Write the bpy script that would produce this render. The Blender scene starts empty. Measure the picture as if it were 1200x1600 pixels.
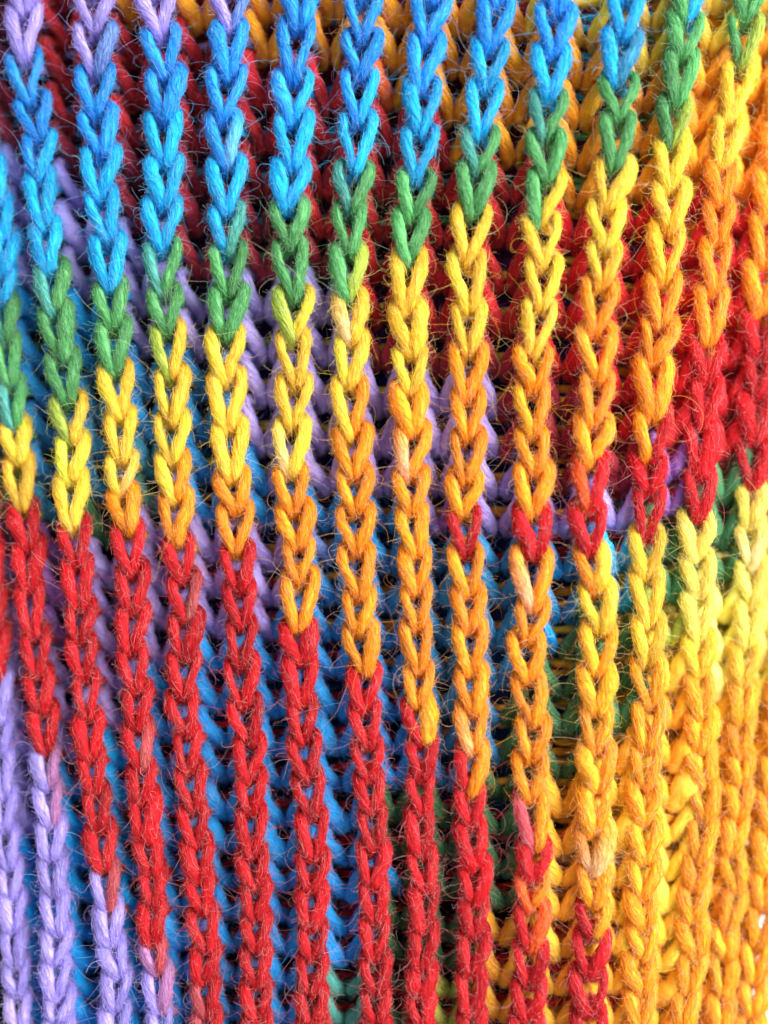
import bpy, math, random
import numpy as np
from mathutils import Vector, Matrix

random.seed(7)
rng = np.random.default_rng(7)
S = 0.00006                      # metres per photo pixel at the fabric: the view is about 72 mm wide
sc = bpy.context.scene
COL = sc.collection

# ------------------------------------------------------------------ camera
D = 2000.0
CAM = np.array([130.0, 0.0, D])
cam_d = bpy.data.cameras.new('camera')
cam = bpy.data.objects.new('camera', cam_d)
COL.objects.link(cam)
cam.location = Vector(CAM * S)
cam_d.sensor_fit = 'HORIZONTAL'
cam_d.sensor_width = 36
LENS = 36 * float(np.linalg.norm(CAM)) / 1200
cam_d.lens = LENS
cam_d.clip_start = 0.005
cam_d.clip_end = 20
cam_d.dof.use_dof = True
cam_d.dof.focus_distance = (float(np.linalg.norm(CAM)) + 2) * S
cam_d.dof.aperture_fstop = (LENS / 1000) / (145 * S)
sc.camera = cam
fw = -CAM / np.linalg.norm(CAM)
rt = np.cross(fw, [0, 1, 0]); rt /= np.linalg.norm(rt)
up = np.cross(rt, fw)
cam.rotation_euler = Matrix([[rt[i], up[i], -fw[i]] for i in range(3)]).to_euler()

def ground(px, py, z):
    """point of the height z that stands at a photo pixel"""
    d = fw * LENS + rt * ((px - 600) / 1200 * 36) + up * ((800 - py) / 1200 * 36)
    t = (z - CAM[2]) / d[2]
    return CAM + d * t

# ------------------------------------------------------------------ light
w = bpy.data.worlds.new('World'); sc.world = w
w.use_nodes = True
w.node_tree.nodes['Background'].inputs['Color'].default_value = (0.93, 0.96, 1.0, 1)
w.node_tree.nodes['Background'].inputs['Strength'].default_value = 0.40
lamp_d = bpy.data.lights.new('window_light', 'AREA')
lamp_d.shape = 'RECTANGLE'; lamp_d.size = 0.22; lamp_d.size_y = 0.26
lamp_d.energy = 2.65
lamp_d.color = (1.0, 0.985, 0.96)
lamp = bpy.data.objects.new('window_light', lamp_d); COL.objects.link(lamp)
lamp.location = (0.225, 0.07, 0.195)
lamp.rotation_euler = (Vector((0.005, 0, 0)) - lamp.location).to_track_quat('-Z', 'Y').to_euler()
sc.view_settings.view_transform = 'Standard'
sc.view_settings.look = 'None'
sc.view_settings.exposure = 0.08
sc.view_settings.gamma = 1.0

# ------------------------------------------------------------------ yarn dyes
def lin(r, g, b):
    f = lambda c: (c / 255 / 12.92) if c <= 10 else ((c / 255 + 0.055) / 1.055) ** 2.4
    return np.array([f(r), f(g), f(b)])
DYE = {
    'P': lin(184, 168, 240), 'PB': lin(128, 166, 236), 'B': lin(46, 163, 236), 'A': lin(20, 170, 240), 'F': lin(192, 38, 46), 'C': lin(38, 188, 240),
    'T': lin(90, 178, 166), 'G': lin(102, 178, 110), 'D': lin(66, 126, 82), 'L': lin(180, 198, 84), 'Y': lin(252, 212, 72), 'J': lin(254, 230, 118),  # J: yellow Y with the overexposed light put into its colour
    'YO': lin(250, 190, 52), 'O': lin(252, 168, 40), 'OR': lin(240, 104, 38), 'R': lin(208, 32, 42), 'M': lin(160, 42, 62),
    'K': lin(200, 142, 194), 'KR': lin(212, 92, 104), 'V': lin(156, 108, 190), 'U': lin(50, 148, 204), 'W': lin(246, 232, 226),
    'TB': lin(60, 154, 192), 'Q': lin(254, 180, 46),
}

# ------------------------------------------------------------------ ribs: loop tips read off column by column: x y dye[/dye of the right leg]
RIBS = [
 # 0
 '-62 330 C;-58 395 C;-52 455 G;-46 520 G;-40 585 Y;-34 650 Y;-28 715 R;-22 770 R;-14 850 R;-8 925 R;-5 985 R;-3 1062 R;0 1127 P;2 1175 P;8 1240 P;10 1300 P;15 1355 P;20 1402 P;22 1455 P;25 1508 P;28 1560 P;33 1612 P',
 # 1
 '-48 60 P;-40 125 B;-30 190 B;-14 255 B;-2 315 C;8 375 C;5 425 C;5 472 C;10 532 T/G;18 600 G;24 668 T/G;28 722 Y;36 795 Y;47 853 R;45 918 R;55 992 R;60 1055 R;68 1112 R;72 1175 R;75 1230 P/K;80 1287 P/K;82 1342 P;86 1398 P;91 1457 P;88 1505 P;92 1555 P;92 1598 P',
 # 2
 '38 15 P;39 88 P;50 157 B;62 215 B;62 275 B/C;71 352 C;80 420 C;86 485 T/G;97 558 G;107 627 G;113 690 L/Y;112 748 Y;116 820 Y;121 882 R;126 948 R;126 1003 R;135 1060 R;138 1125 R;143 1180 R;150 1240 R;157 1297 R;163 1358 R;170 1422 P/KR;175 1472 P;183 1522 P;180 1577 P;185 1630 P',
 # 3
 '148 45 P;148 112 P/PB;150 178 B;157 238 B;157 303 C;168 375 C;172 447 C;176 507 G;181 578 G;188 650 Y;190 717 Y;191 770 Y/Yv;200 827 O;208 893 R;210 955 R;205 1018 R;215 1080 R;215 1135 R;220 1202 R/Rv;226 1250 R;230 1312 R;240 1362 R;239 1417 R;238 1472 R;247 1522 K/KR;250 1580 P/K;255 1632 P',
 # 4
 '251 50 P;258 115 B;255 183 B;258 252 C;254 317 C;253 385 C;257 457 T/G;262 515 G;268 585 L/Y;269 655 Y;271 718 Y;274 777 Y/O;279 850 O;288 903 R;290 967 R/Rv;288 1027 R;284 1088 R;292 1147 R;297 1205 R;302 1265 R;308 1320 R;312 1372 R;316 1428 R;321 1485 R;320 1535 R;322 1588 KR/R',
 # 5
 '359 42 P/PB;357 112 B;349 185 B;354 255 B/Cv;354 328 C;356 390 C/T;358 457 G;353 522 G;356 590 Y;359 667 Y;362 744 Y;367 795 O;369 860 O;373 918 R;377 975 R;377 1037 R;382 1100 R;390 1160 R;392 1215 R;393 1270 R;394 1336 R;400 1385 R;400 1435 R;400 1487 R;400 1542 R;402 1593 R',
 # 6
 '465 37 B;459 122 B;459 185 B/C;455 260 C;451 322 C;452 385 G;459 460 G;458 525 L/Y;461 597 Y;456 665 Y;455 737 Yw/Y;460 797 O;465 852 O;470 903 O;466 983 O;470 1032 R;472 1098 R;475 1157 R;480 1215 R;488 1277 R;490 1340 R;488 1392 R;489 1450 R;488 1500 R;488 1552 R;488 1600 R',
 # 7
 '565 57 B;562 117 B;560 185 B/C;553 265 C;546 325 T/G;545 393 G;546 465 G/L;550 530 Yw/Y;546 600 Y;551 676 Y/O;553 740 O;555 800 O;557 862 O;561 930 O;561 985 O;569 1050 O;570 1105 R;575 1165 R;577 1217 R;582 1270 R;583 1325 R;585 1385 R;586 1440 R;587 1500 R;587 1552 R;587 1600 R',
 # 8
 '668 62 B;661 132 B;657 207 C;651 277 C;643 336 G;640 402 G;636 482 Y;641 552 Y;640 610 Y;645 672 O;643 742 Ow/O;643 800 O;648 866 O;650 920 O;651 980 O;654 1047 O;653 1102 O;660 1158 R/O;657 1215 R;656 1275 R;660 1335 R;664 1390 R;663 1452 R;661 1515 R;657 1557 R;657 1602 R',
 # 9
 '768 70 B;759 135 C;751 207 C;745 263 T/G;739 330 G;728 403 Y;732 481 Y;732 547 Y;732 617 O;731 682 O;726 747 O;725 802 O;728 864 R;732 925 O;733 980 O;736 1050 O;736 1110 O;737 1172 Ov/O;735 1235 R/O;736 1290 R;742 1355 R;741 1408 R;741 1462 R;737 1525 R;737 1585 R',
 # 10
 '863 80 B;857 150 C;852 213 T/G;855 276 G;846 343 G/Y;851 408 Y;845 478 Y;835 552 Y;831 608 O;831 680 O;835 735 O;832 800 O;832 868 R;833 945 Ow/O;823 1000 O;825 1062 O;833 1130 O;830 1186 O;829 1248 O;835 1322 KR/O;832 1372 R;832 1420 OR/O;828 1480 R/OR;826 1540 R;822 1593 R',
 # 11
 '972 55 C;966 125 C/TB;966 185 G;960 258 G;948 322 Y;943 385 Y;938 445 Y/YO;932 517 O;935 592 O;928 660 O;923 720 O;919 797 OR/R;922 862 R;932 920 O/Y;937 985 Y;932 1050 Q;932 1110 Q;932 1172 Q;930 1235 Q;928 1297 Q;927 1360 Qw/Qw;927 1415 Q;925 1465 R/Q;920 1525 R;921 1585 R',
 # 12
 '1072 28 G/C;1067 85 G;1054 160 G;1048 225 G/L;1049 290 Y;1044 358 Y;1038 435 YO;1032 505 O;1021 567 O;1020 648 O;1013 720 O/R;1014 765 R;1010 835 R;1010 897 Y;1014 970 Y;1010 1035 Y;1015 1102 Q;1008 1168 Q;1008 1228 Q;1008 1287 Q;1008 1347 Q;1003 1400 Q;1005 1445 Q;1000 1500 Q;1000 1550 Q;998 1600 Q',
 # 13
 '1165 28 G;1157 97 G/L;1140 187 Y;1127 258 Y;1124 318 O;1120 378 O;1113 455 O;1103 535 O;1105 595 R;1097 672 R;1093 740 R;1088 812 R;1090 873 J;1090 930 J;1092 997 J;1092 1055 Y;1095 1118 YO;1092 1172 Q;1100 1228 Q;1097 1285 Q;1090 1340 Q;1083 1388 Q;1080 1438 Q;1083 1492 Q;1072 1552 Q;1063 1605 Q',
 # 14
 '1235 60 Y;1222 130 Y;1212 200 YO;1205 270 O;1198 340 O;1192 415 O;1187 490 O;1186 558 R;1180 620 R;1177 690 R;1174 765 R;1172 822 J;1175 885 Jw;1172 945 J;1165 1010 J;1162 1072 Y;1155 1128 YO;1157 1180 Q;1155 1228 Q;1150 1280 Q;1142 1335 Q;1150 1392 Q;1132 1450 Q;1130 1500 Q;1127 1560 Q;1125 1612 Q',
 # 15
 '1272 540 R;1264 610 R;1256 680 R;1250 750 R;1246 815 Y;1243 880 J;1238 945 J;1232 1010 J;1224 1075 YO;1216 1130 Q;1210 1185 Q;1204 1240 Q;1200 1300 Q;1194 1360 Q;1190 1420 Q;1180 1478 Q;1176 1535 Q;1170 1590 Q;1166 1640 Q',
]
# furrows between rib k and rib k+1: from this y on, dye[/dye of the right leg]
FURROWS = [
 '-99 M;250 P;430 A;700 G;800 V;920 P;1250 P;1330 A',
 '-99 M;245 P;440 A;520 B;770 TB;800 D;835 V;1000 P;1180 A',
 '-99 F;200 M;285 P;470 A;600 U;795 D;845 P;1150 A',
 '-99 O;28 F;235 M;350 P;560 B;705 TB;765 T/P;795 P;1050 B',
 '-99 O;28 F;220 M;400 P;565 B;815 B/P;830 P;1010 B',
 '-99 O;62 F/O;100 F;300 M;425 P;705 B/P;765 B;825 P;960 P/B;1000 B',
 '-99 O;98 F;330 M;440 P;775 B;825 PB/B;875 B;1530 T',
 '-99 O;120 OR/O;180 F;470 M;560 P;775 B;1260 D;1340 A/D;1410 D',
 '-99 O;185 F/O;255 F;500 M;595 P;765 P/V;820 U;1200 U;1245 D;1540 L',
 '-99 O/Y;55 O;255 F;545 M;590 P/M;690 P;835 U;1095 U/D;1180 D;1430 YO',
 '-99 Y;48 O;295 R;580 M;740 V;795 P;840 A/U;965 A/D;1050 D;1205 YO',
 '-99 Y;70 O;285 R;690 M;745 P;805 C;950 U/D;985 D;1130 YO;1200 YO/Y;1480 YO',
 '-99 Y;45 O;275 R;700 V;790 D;945 L;1005 Y;1100 YO;1200 YO/Y;1300 Y;1400 YO/Y;1540 YO',
 '-99 YO;100 O;320 R;745 D;890 L;930 J;1060 YO;1200 Q',
 '-99 O;520 R;800 J;1080 YO;1200 Q',
]

def sstep(a, b, x):
    t = min(1.0, max(0.0, (x - a) / (b - a)))
    return t * t * (3 - 2 * t)
def lie(px, py):                # how far the fabric falls away from the crest of the ribs
    return -115 * sstep(880, 1260, px + 0.08 * (py - 800)) - 30 * sstep(160, -60, px)
def flat(px, py):               # 0: deep furrows; 1: opened out flat
    return sstep(860, 1110, px + 0.16 * (py - 800))

def read(col):
    out = []
    for e in col.split(';'):
        x, y, c = e.split()
        l, r = (c.split('/') + [c])[:2] if '/' in c else (c, c)
        out.append([float(x), float(y), l, r])
    # one loop more above and below what was read
    if out[0][1] < 95:
        a, b = out[0], out[1]
        out.insert(0, [2 * a[0] - b[0], a[1] - 64, a[2], a[3]])
    a, b = out[-1], out[-2]
    out.append([2 * a[0] - b[0], a[1] + 54, a[2], a[3]])
    return out
ribs = [read(c) for c in RIBS]

# ------------------------------------------------------------------ materials
def material(name):
    m = bpy.data.materials.new(name); m.use_nodes = True
    nt = m.node_tree; nt.nodes.clear()
    return m, nt, lambda t: nt.nodes.new(t)

def wool_material():
    m, nt, N = material('wool_yarn'); L = nt.links.new
    out = N('ShaderNodeOutputMaterial')
    at = N('ShaderNodeAttribute'); at.attribute_name = 'dye'
    fb = N('ShaderNodeAttribute'); fb.attribute_name = 'strand'
    n1 = N('ShaderNodeTexNoise'); n1.inputs['Scale'].default_value = 1.0; n1.inputs['Detail'].default_value = 5; n1.inputs['Roughness'].default_value = 0.65
    L(fb.outputs['Vector'], n1.inputs['Vector'])
    hs = N('ShaderNodeHueSaturation')
    mr = N('ShaderNodeMapRange'); mr.inputs['From Min'].default_value = 0.3; mr.inputs['From Max'].default_value = 0.7
    mr.inputs['To Min'].default_value = 0.84; mr.inputs['To Max'].default_value = 1.12
    L(n1.outputs['Fac'], mr.inputs['Value']); L(mr.outputs['Result'], hs.inputs['Value']); L(at.outputs['Color'], hs.inputs['Color'])
    bp = N('ShaderNodeBump'); bp.inputs['Strength'].default_value = 0.35; bp.inputs['Distance'].default_value = 2.2 * S
    L(n1.outputs['Fac'], bp.inputs['Height'])
    p = N('ShaderNodeBsdfPrincipled'); p.inputs['Roughness'].default_value = 0.85; p.inputs['Specular IOR Level'].default_value = 0.15
    p.inputs['Sheen Weight'].default_value = 0.15
    L(hs.outputs['Color'], p.inputs['Base Color']); L(bp.outputs['Normal'], p.inputs['Normal'])
    L(p.outputs['BSDF'], out.inputs['Surface'])
    return m
def fibre_material():
    m, nt, N = material('wool_fibre'); L = nt.links.new
    out = N('ShaderNodeOutputMaterial')
    at = N('ShaderNodeAttribute'); at.attribute_name = 'dye'
    d = N('ShaderNodeBsdfDiffuse'); t = N('ShaderNodeBsdfTranslucent'); g = N('ShaderNodeBsdfGlossy'); g.inputs['Roughness'].default_value = 0.45
    a = N('ShaderNodeMixShader'); a.inputs['Fac'].default_value = 0.3
    b = N('ShaderNodeMixShader'); b.inputs['Fac'].default_value = 0.035
    L(at.outputs['Color'], d.inputs['Color']); L(at.outputs['Color'], t.inputs['Color'])
    L(d.outputs['BSDF'], a.inputs[1]); L(t.outputs['BSDF'], a.inputs[2])
    L(a.outputs['Shader'], b.inputs[1]); L(g.outputs['BSDF'], b.inputs[2])
    L(b.outputs['Shader'], out.inputs['Surface'])
    return m
WOOL = wool_material(); FIBRE = fibre_material()

# ------------------------------------------------------------------ yarn geometry
def spline(P, per):
    P = np.asarray(P, float)
    Q = np.vstack([2 * P[0] - P[1], P, 2 * P[-1] - P[-2]])
    u = np.linspace(0, 1, per, endpoint=False)[:, None]
    seg = []
    for i in range(len(P) - 1):
        a, b, c, d = Q[i], Q[i + 1], Q[i + 2], Q[i + 3]
        seg.append(0.5 * (2 * b + (c - a) * u + (2 * a - 5 * b + 4 * c - d) * u ** 2 + (3 * b - a - 3 * c + d) * u ** 3))
    seg.append(P[-1:])
    return np.vstack(seg)

def frames(c):
    t = np.gradient(c, axis=0); t /= np.linalg.norm(t, axis=1)[:, None] + 1e-9
    n = np.empty_like(t)
    v = np.array([0, 0, 1.0]); v = v - t[0] * (v @ t[0])
    if np.linalg.norm(v) < 0.1: v = np.array([0, 1.0, 0]) - t[0] * t[0][1]
    n[0] = v / np.linalg.norm(v)
    for i in range(1, len(c)):
        v = n[i - 1] - t[i] * (n[i - 1] @ t[i]); n[i] = v / (np.linalg.norm(v) + 1e-9)
    return t, n, np.cross(t, n)

SIDES = 12
ANG = np.linspace(0, 2 * np.pi, SIDES, endpoint=False)
TWIST = 0.024                    # turns of the plies, radians per pixel of yarn

class Yarn:
    """one loop of yarn: centre line, radius and dye along it"""
    def __init__(self, ctrl, per):
        self.c = spline([p[:3] for p in ctrl], per)
        self.r = spline([[p[3]] * 3 for p in ctrl], per)[:, 0]
        self.d = np.clip(spline([p[4] for p in ctrl], per), 0.002, 0.95)
        n = len(self.c)
        self.s = np.concatenate([[0], np.cumsum(np.linalg.norm(np.diff(self.c, axis=0), axis=1))])
        k1, k2 = rng.uniform(0, 6.28, 2)
        self.r = self.r * (1 + 0.07 * np.sin(self.s * 0.16 + k1) + 0.05 * np.sin(self.s * 0.37 + k2))
        self.t, self.n, self.b = frames(self.c)
        self.seed = rng.uniform(0, 50)
    def shell(self):
        n = len(self.c)
        lump = 1 + 0.03 * np.sin(3 * (ANG[None, :] + TWIST * self.s[:, None]) + self.seed)
        rr = (self.r[:, None] * lump)[..., None]
        v = self.c[:, None, :] + rr * (np.cos(ANG)[None, :, None] * self.n[:, None, :] + np.sin(ANG)[None, :, None] * self.b[:, None, :])
        th = ANG[None, :] + TWIST * self.s[:, None]
        st = np.stack([3.2 * np.cos(th) + self.seed, 3.2 * np.sin(th), np.broadcast_to(self.s[:, None] * 0.035, th.shape)], -1)
        dye = np.repeat(self.d[:, None, :], SIDES, 1)
        i = np.arange(n - 1)[:, None] * SIDES; j = np.arange(SIDES)[None, :]; k = (np.arange(SIDES) + 1)[None, :] % SIDES
        f = np.stack([i + j, i + k, i + SIDES + k, i + SIDES + j], -1).reshape(-1, 4)
        return v.reshape(-1, 3), f, st.reshape(-1, 3), dye.reshape(-1, 3)
    def at(self, s):
        out = []
        for a in (self.c, self.t, self.n, self.b, self.d):
            out.append(np.stack([np.interp(s, self.s, a[:, q]) for q in range(3)], -1))
        return out + [np.interp(s, self.s, self.r)]
    def lying(self, count, lo, hi, lift, pale):
        """fibres that lie along the twist of the yarn: arrays (count, points, 3)"""
        K = 6
        s0 = rng.uniform(self.s[-1] * lo, self.s[-1] * hi, count)
        ln = rng.uniform(16, 40, count) * rng.choice([-1, 1], count)
        th0 = rng.uniform(-2.3, 2.3, count)
        u = np.linspace(0, 1, K)[None, :]
        s = np.clip(s0[:, None] + ln[:, None] * u, 0.5, self.s[-1] - 0.5)
        tw = TWIST * rng.normal(1.0, 0.6, count)
        th = th0[:, None] - tw[:, None] * (s - s0[:, None]) + rng.normal(0, 0.09, (count, K))
        c, t, n, b, d, r = self.at(s.ravel())
        off = (r.reshape(count, K) * (1.0 + 0.02 * rng.normal(size=(count, 1))) + 0.2 + np.abs(rng.normal(0, 0.7, (count, 1))) + np.abs(rng.normal(0, lift, count))[:, None] * u ** 2.2)
        th = th.ravel(); off = off.ravel()[:, None]
        p = c + off * (np.cos(th)[:, None] * n + np.sin(th)[:, None] * b)
        dye = d.reshape(count, K, 3) * rng.lognormal(0, 0.10, (count, 1, 1))
        w = (rng.random((count, 1, 1)) < 0.09) * rng.uniform(0.05, pale, (count, 1, 1))
        dye = dye * (1 - w) + w * (0.8 * np.array([1, 0.96, 0.95]) + 0.2 * dye)
        rad = rng.uniform(0.22, 0.44, (count, 1)) * np.array([0.7, 1, 1, 1, 0.85, 0.4])[None, :]
        return p.reshape(count, K, 3), rad, np.clip(dye[:, 0], 0.002, 0.95)
    def stray(self, count, lo, hi, reach):
        """fuzz that stands off the yarn in loose curls"""
        K = 9
        s0 = rng.uniform(self.s[-1] * lo, self.s[-1] * hi, count)
        c, t, n, b, d, r = self.at(s0)
        th = rng.uniform(-2.6, 2.6, count)[:, None]
        nn = np.cos(th) * n + np.sin(th) * b
        p = c + nn * (r * 0.95)[:, None]
        tt = t * rng.choice([-1, 1], count)[:, None]
        v = nn * rng.uniform(0.25, 1.0, (count, 1)) + tt * rng.uniform(0.1, 1.0, (count, 1)) + rng.normal(0, 0.25, (count, 3))
        v /= np.linalg.norm(v, axis=1)[:, None]
        L = reach * rng.lognormal(0, 0.55, count)[:, None] / (K - 1)
        ax = rng.normal(size=(count, 3)); ax /= np.linalg.norm(ax, axis=1)[:, None]
        k = rng.normal(0, 0.42, (count, 1))
        pts = [p]
        for i in range(K - 1):
            p = p + v * L
            pts.append(p)
            v = v + np.cross(ax, v) * k + rng.normal(0, 0.12, (count, 3)) - nn * 0.05
            v /= np.linalg.norm(v, axis=1)[:, None]
        dye = d * rng.lognormal(0, 0.2, (count, 1))
        w = rng.uniform(0.05, 0.6, (count, 1)) * (rng.random((count, 1)) < 0.7)
        dye = dye * (1 - w) + w * np.array([0.85, 0.78, 0.74])
        rad = rng.uniform(0.14, 0.25, (count, 1)) * np.linspace(1, 0.55, K)[None, :]
        return np.stack(pts, 1), rad, np.clip(dye, 0.002, 0.95)

def mesh_object(name, parts, mat, parent):
    V, F, ST, DY = [], [], [], []; o = 0
    for v, f, st, dy in parts:
        V.append(v); F.append(f + o); ST.append(st); DY.append(dy); o += len(v)
    V = np.vstack(V) * S; F = np.vstack(F); ST = np.vstack(ST); DY = np.vstack(DY)
    m = bpy.data.meshes.new(name)
    m.vertices.add(len(V)); m.vertices.foreach_set('co', V.astype(np.float32).ravel())
    m.loops.add(F.size); m.loops.foreach_set('vertex_index', F.astype(np.int32).ravel())
    m.polygons.add(len(F)); m.polygons.foreach_set('loop_start', np.arange(0, F.size, 4, dtype=np.int32))
    m.polygons.foreach_set('use_smooth', np.ones(len(F), bool))
    a = m.attributes.new('strand', 'FLOAT_VECTOR', 'POINT'); a.data.foreach_set('vector', ST.astype(np.float32).ravel())
    a = m.attributes.new('dye', 'FLOAT_COLOR', 'POINT')
    a.data.foreach_set('color', np.hstack([DY, np.ones((len(DY), 1))]).astype(np.float32).ravel())
    m.update(calc_edges=True); m.materials.append(mat)
    ob = bpy.data.objects.new(name, m); COL.objects.link(ob); ob.parent = parent
    return ob

def fuzz_object(name, sets, parent):
    sizes, P, R, C = [], [], [], []
    for p, r, c in sets:
        sizes += [p.shape[1]] * p.shape[0]
        P.append(p.reshape(-1, 3)); R.append(r.ravel()); C.append(np.repeat(c, p.shape[1], 0))
    P = np.vstack(P) * S; R = np.concatenate(R) * S; C = np.vstack(C)
    h = bpy.data.hair_curves.new(name)
    h.add_curves(sizes)
    h.attributes['position'].data.foreach_set('vector', P.astype(np.float32).ravel())
    a = h.attributes.get('radius') or h.attributes.new('radius', 'FLOAT', 'POINT')
    a.data.foreach_set('value', R.astype(np.float32))
    a = h.attributes.new('dye', 'FLOAT_COLOR', 'POINT')
    a.data.foreach_set('color', np.hstack([C, np.ones((len(C), 1))]).astype(np.float32).ravel())
    h.materials.append(FIBRE)
    ob = bpy.data.objects.new(name, h); COL.objects.link(ob); ob.parent = parent
    ob['kind'] = 'stuff'
    return ob

def empty(name, parent=None, loc=(0, 0, 0)):
    o = bpy.data.objects.new(name, None); o.empty_display_size = 0.005
    COL.objects.link(o); o.location = loc
    if parent: o.parent = parent
    return o

def dye_of(code):
    """dye of the upper and lower half of a leg; w: undyed slub in it"""
    slub = code[-1] in 'wv' and len(code) > 1
    base = code[:-1] if slub else code
    c = DYE[base] * rng.lognormal(0, 0.10)
    if not slub: return c, c
    k = 0.42 if code[-1] == 'w' else 0.22
    return c * 0.95 + DYE['W'] * 0.05, c * (1 - k) + DYE['W'] * k

# ------------------------------------------------------------------ the fabric
fabric = empty('knitted_fabric')
fabric['label'] = 'fuzzy rainbow striped wool rib knit filling the view'
fabric['category'] = 'knitted fabric'

def local(base, ex, ey):
    return lambda x, y, z: base + ex * x + ey * y + np.array([0, 0, z])

EDGE_RIBS, EDGE_FURROWS = (0, 14, 15), (0, 13, 14)
edge_parts, edge_fuzz, edge_low = [], [], []
count = {'rib': 0, 'furrow': 0}

# positions of every loop tip on the crest of its rib
tips = []
for col in ribs:
    tips.append([ground(x, y, lie(x, y) + 3) for x, y, l, r in col])

def across(k, y):
    """distance in x from rib k to its right neighbour at world height y"""
    a, b = tips[k], tips[k + 1] if k + 1 < len(tips) else None
    xa = np.interp(-y, [-p[1] for p in a], [p[0] for p in a])
    if b is None: return 84.0
    xb = np.interp(-y, [-p[1] for p in b], [p[0] for p in b])
    return float(np.clip(xb - xa, 60, 125))

for k, col in enumerate(ribs):
    edge = k in EDGE_RIBS
    part = None if edge else empty('rib', fabric, Vector(tips[k][len(col) // 2]) * S)
    inv = np.zeros(3) if edge else np.array(tips[k][len(col) // 2])
    fz = []
    for i, (px, py, cl, cr) in enumerate(col):
        b = tips[k][i]
        a = tips[k][i - 1] if i else b + np.array([0, 62.0, 0])
        ey = a - b; P = float(np.linalg.norm(ey)); ey = ey / P
        ex = np.cross(ey, [0, 0, 1.0]); ex /= np.linalg.norm(ex)
        P = min(P, 84)
        spr = across(k, b[1]) if k + 1 < len(ribs) else 84.0
        spl = across(k - 1, b[1]) if k else spr
        f = flat(px, py); h = 49 * (1 - f) + 30 * f
        at = local(b, ex, ey)
        wid = rng.uniform(0.9, 1.1) * (0.5 * (spl + spr)) / 91 * 19.2 * (1 - 0.10 * sstep(850, 1250, py) * (1 - f) + 0.12 * f) * (1 - 0.1 * f)
        jx, jy = rng.normal(0, 1.5), rng.normal(0, 4.0)
        ctrl = []
        for s, sp, code in ((-1, spl, cl), (1, spr, cr)):
            up_c, lo_c = dye_of(code)
            R = (7.7 + 0.9 * f) * (1 - 0.05 * sstep(850, 1250, py) * (1 - f)) * rng.lognormal(0, 0.21) * (0.85 + 0.15 * P / 62)
            wv = wid * rng.uniform(0.93, 1.08)
            dy = rng.normal(0, 2.5)
            gap = rng.uniform(4.6, 7.2) * (R / 10) ** 0.5
            side = [
                (*at(s * sp * 0.70, -2 + jy, -h - 50), 4.5, lo_c),
                (*at(s * sp * 0.52, -3 + jy, -h - 34), 5.6 + 2 * f, lo_c),
                (*at(s * sp * 0.33, -4 + jy, -h - 32), 5.8 + 2 * f, lo_c),
                (*at(s * 17, -8, -0.6 * h - 8), 6.5, lo_c),
                (*at(s * 10, -10 + dy, -24), 7.0, lo_c),
                (*at(s * (gap - 0.5) + jx, -6 + dy, -11), 0.72 * R, lo_c),
                (*at(s * gap + jx, 5 + dy, 3), 0.88 * R, lo_c),
                (*at(s * (gap * 0.60 + wv * 0.36) + jx, 0.33 * P + dy, 8.5), R, 0.75 * lo_c + 0.25 * up_c),
                (*at(s * (wv * 0.87), 0.64 * P, 7.5), 1.03 * R, 0.3 * lo_c + 0.7 * up_c),
                (*at(s * (wv * 1.03), 0.93 * P, 1), 0.96 * R, up_c),
                (*at(s * (wv * 0.97), 1.0 * P + 8, -8), 0.82 * R, up_c),
                (*at(s * (wv * 0.55), 1.0 * P + 15, -17), 0.7 * R, up_c),
            ]
            side = [((p[0], p[1], p[2], p[3], p[4])) for p in side]
            ctrl.append(side)
        mid = (*at(0, P + 16, -20), 6.8, 0.5 * (ctrl[0][-1][4] + ctrl[1][-1][4]))
        y = Yarn(ctrl[0] + [mid] + ctrl[1][::-1], 4)
        y.c -= inv
        sh = y.shell()
        # visible legs are roughly 24..76 % of the yarn's length
        lif = 1.1
        fz.append(y.lying(560, 0.20, 0.80, 2.4, 0.3))
        fz.append(y.stray(620, 0.18, 0.82, 9))
        fz.append(y.stray(44, 0.18, 0.82, 28))
        fz.append(y.stray(2, 0.2, 0.8, 75))
        if edge: edge_parts.append(sh)
        else:
            mesh_object('stitch', [sh], WOOL, part); count['rib'] += 1
    if edge: edge_fuzz += fz
    else: fuzz_object('fuzz', fz, part)

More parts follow.
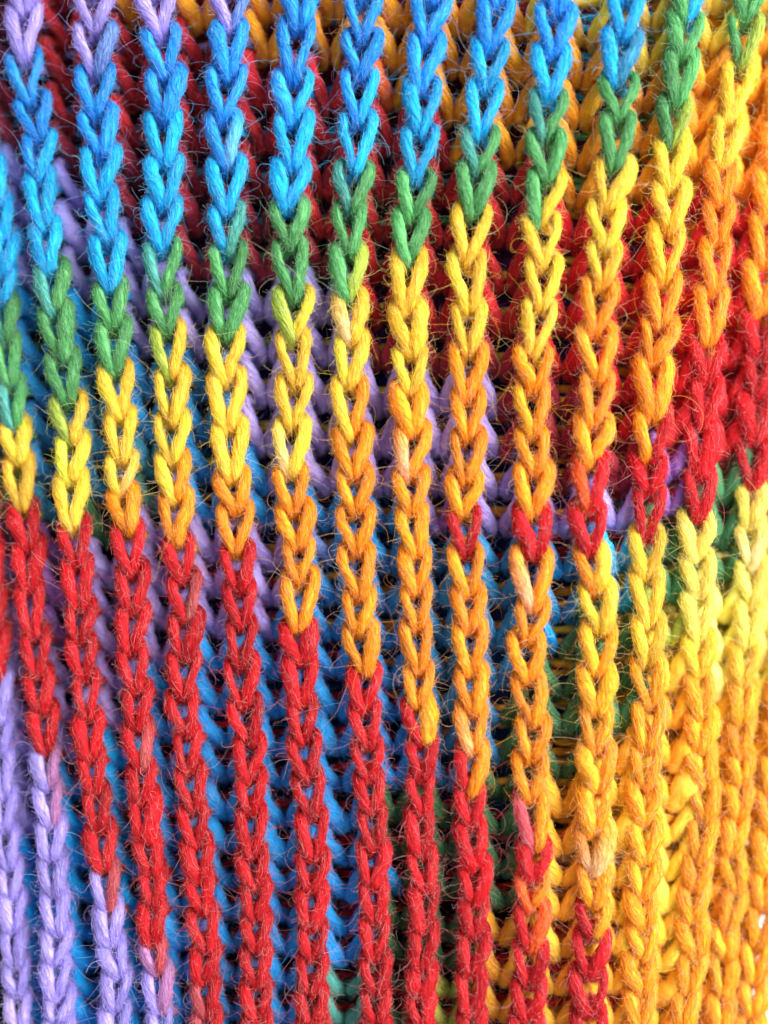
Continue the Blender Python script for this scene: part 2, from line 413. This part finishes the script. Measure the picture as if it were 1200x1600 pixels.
for k, spec in enumerate(FURROWS):
    edge = k in EDGE_FURROWS
    bands = []
    for e in spec.split(';'):
        yy, c = e.split(); l, r = c.split('/') if '/' in c else (c, c)
        bands.append((float(yy), l, r))
    A, B = ribs[k], ribs[k + 1]
    lead = A if len(A) >= len(B) - 1 and A[0][1] <= B[0][1] + 60 else B
    other = B if lead is A else A
    ox = lambda y, q: float(np.interp(y, [p[1] for p in q], [p[0] for p in q]))
    rows = []
    for i in range(len(lead) - 1):
        y = 0.5 * (lead[i][1] + lead[i + 1][1])
        rows.append(y)
    rows.append(rows[-1] + 54)
    cen = []
    for y in rows:
        x = 0.5 * (ox(y, lead) + ox(y, other))
        f = flat(x, y); h = 49 * (1 - f) + 30 * f
        q0 = ground(ox(y, A), y, lie(ox(y, A), y)); q1 = ground(ox(y, B), y, lie(ox(y, B), y))
        cen.append((0.5 * (q0 + q1) + np.array([0, 0, -h]), float(np.clip(np.linalg.norm(q1 - q0), 62, 120)), f, x))
    part = None if edge else empty('furrow', fabric, Vector(cen[len(cen) // 2][0]) * S)
    inv = np.zeros(3) if edge else cen[len(cen) // 2][0]
    fz = []
    for i, y in enumerate(rows):
        b, sp, f, px = cen[i]
        a = cen[i - 1][0] if i else b + np.array([0, 62.0, 0])
        ey = a - b; P = float(np.linalg.norm(ey)); ey /= P
        ex = np.cross(ey, [0, 0, 1.0]); ex /= np.linalg.norm(ex); P = min(P, 84)
        at = local(b, ex, ey)
        yc = y - 28
        band = [q for q in bands if q[0] <= yc] or bands[:1]
        jx, jy = rng.normal(0, 2), rng.normal(0, 2.5)
        W = sp * (0.325 + 0.025 * f) * rng.uniform(0.93, 1.07)
        ctrl = []
        for s, code in ((-1, band[-1][1]), (1, band[-1][2])):
            up_c, lo_c = dye_of(code)
            R = 11.8 * rng.lognormal(0, 0.17) * (1 + 0.15 * f)
            dy = rng.normal(0, 3)
            g = (0.28 * W) * (1 - 0.3 * f)
            side = [
                (*at(s * sp * 0.5, 2, -34), 6.0, lo_c),
                (*at(s * g * 1.9, -2 + dy, -32), 6.5, lo_c),
                (*at(s * g + jx, 4 - 8 * f + dy, -18), 0.75 * R, lo_c),
                (*at(s * (g + 1) + jx, (0.24 - 0.2 * f) * P + dy, -5), 0.92 * R, lo_c),
                (*at(s * (g * 0.5 + W * 0.42) + jx, (0.48 - 0.08 * f) * P + dy, 10 - 3 * f), R, lo_c),
                (*at(s * W * 0.86, 0.76 * P + dy, 15 - 7 * f), R, up_c),
                (*at(s * W * 1.03, 0.97 * P + 2 + 3 * f, 7 - 3 * f), 0.92 * R, up_c),
                (*at(s * W * 0.95, 1.0 * P + 9, -9), 0.75 * R, up_c),
                (*at(s * W * 0.5, 1.0 * P + 10, -22), 0.6 * R, up_c),
            ]
            ctrl.append(side)
        mid = (*at(0, P + 10, -26), 6.0, 0.5 * (ctrl[0][-1][4] + ctrl[1][-1][4]))
        yn = Yarn(ctrl[0] + [mid] + ctrl[1][::-1], 4)
        yn.c -= inv
        sh = yn.shell()
        fz.append(yn.lying(280, 0.16, 0.84, 2.3, 0.3))
        fz.append(yn.stray(220, 0.14, 0.86, 9))
        fz.append(yn.stray(34, 0.14, 0.86, 32))
        if edge: edge_low.append(sh)
        else:
            mesh_object('recessed_stitch', [sh], WOOL, part); count['furrow'] += 1
    if edge: edge_fuzz += fz
    else: fuzz_object('fuzz', fz, part)

o = mesh_object('edge_stitches', edge_parts, WOOL, fabric); o['kind'] = 'stuff'
o = mesh_object('recessed_edge_stitches', edge_low, WOOL, fabric); o['kind'] = 'stuff'
fuzz_object('edge_fuzz', edge_fuzz, fabric)

# ------------------------------------------------------------------ the layer of the knit that lies underneath
def under_layer():
    m, nt, N = material('under_layer_shaded_wool'); L = nt.links.new
    out = N('ShaderNodeOutputMaterial'); p = N('ShaderNodeBsdfPrincipled'); p.inputs['Roughness'].default_value = 0.95
    p.inputs['Specular IOR Level'].default_value = 0.05
    at = N('ShaderNodeAttribute'); at.attribute_name = 'dye'
    L(at.outputs['Color'], p.inputs['Base Color']); L(p.outputs['BSDF'], out.inputs['Surface'])
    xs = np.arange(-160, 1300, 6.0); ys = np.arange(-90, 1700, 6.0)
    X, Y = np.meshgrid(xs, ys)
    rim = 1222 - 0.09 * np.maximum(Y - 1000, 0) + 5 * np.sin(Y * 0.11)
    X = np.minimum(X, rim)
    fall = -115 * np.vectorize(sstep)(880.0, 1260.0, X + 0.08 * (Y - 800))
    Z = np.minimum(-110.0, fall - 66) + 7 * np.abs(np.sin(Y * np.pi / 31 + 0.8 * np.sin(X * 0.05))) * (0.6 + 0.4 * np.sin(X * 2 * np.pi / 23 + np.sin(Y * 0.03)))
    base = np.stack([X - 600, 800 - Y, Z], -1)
    def blend(stops, t):
        t = np.clip(t * (len(stops) - 1), 0, len(stops) - 1.001); i = t.astype(int); q = (t - i)[..., None]
        q = q * q * (3 - 2 * q); stops = np.array(stops)
        return stops[i] * (1 - q) + stops[i + 1] * q
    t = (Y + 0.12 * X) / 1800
    left_shade = blend([lin(96, 22, 34), lin(70, 30, 60), lin(30, 34, 84), lin(22, 48, 98), lin(26, 42, 74), lin(40, 36, 40)], t)  # dark maroon and navy: shade of the furrow gaps put into the colour
    O, R, G, Q = DYE['O'], DYE['R'], DYE['D'], DYE['YO']
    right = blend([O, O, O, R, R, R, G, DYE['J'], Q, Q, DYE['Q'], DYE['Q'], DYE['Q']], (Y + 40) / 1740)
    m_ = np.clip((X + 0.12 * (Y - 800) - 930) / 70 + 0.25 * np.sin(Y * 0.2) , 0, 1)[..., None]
    dye = left_shade * (1 - m_) + right * m_
    V = base.reshape(-1, 3); ny, nx = X.shape
    a = (np.arange(ny - 1)[:, None] * nx + np.arange(nx - 1)[None, :])
    # little gaps where the open knit at the side shows the table
    gap = (np.sin(X * 0.21 + 2 * np.sin(Y * 0.023)) * np.sin(Y * 0.098 + 1.5 * np.sin(X * 0.017)) > 0.80) & (X > 1020)
    keep = ~gap[:-1, :-1] & (np.diff(X, axis=1)[:-1] > 0.5)
    F = np.stack([a, a + nx, a + nx + 1, a + 1], -1)[keep].reshape(-1, 4)
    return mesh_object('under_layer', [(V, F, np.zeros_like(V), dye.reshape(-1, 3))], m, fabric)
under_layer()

# ------------------------------------------------------------------ white tabletop
def table():
    m, nt, N = material('white_tabletop'); L = nt.links.new
    out = N('ShaderNodeOutputMaterial'); p = N('ShaderNodeBsdfPrincipled'); p.inputs['Roughness'].default_value = 0.55
    tc = N('ShaderNodeTexCoord'); n = N('ShaderNodeTexNoise'); n.inputs['Scale'].default_value = 60; n.inputs['Detail'].default_value = 4
    cr = N('ShaderNodeValToRGB'); cr.color_ramp.elements[0].color = (0.80, 0.81, 0.83, 1); cr.color_ramp.elements[1].color = (0.86, 0.86, 0.88, 1)
    L(tc.outputs['Object'], n.inputs['Vector']); L(n.outputs['Fac'], cr.inputs['Fac']); L(cr.outputs['Color'], p.inputs['Base Color'])
    L(p.outputs['BSDF'], out.inputs['Surface'])
    me = bpy.data.meshes.new('tabletop'); z0, z1, e = -186 * S, -186 * S - 0.02, 0.35
    v = [(x, y, z) for z in (z0, z1) for x, y in ((-e, -e), (e, -e), (e, e), (-e, e))]
    me.from_pydata(v, [], [(0, 1, 2, 3), (7, 6, 5, 4), (0, 4, 5, 1), (1, 5, 6, 2), (2, 6, 7, 3), (3, 7, 4, 0)])
    me.materials.append(m)
    o = bpy.data.objects.new('tabletop', me); COL.objects.link(o); o['kind'] = 'structure'
    o['label'] = 'plain white tabletop under the fabric'
table()
print('stitches', count)
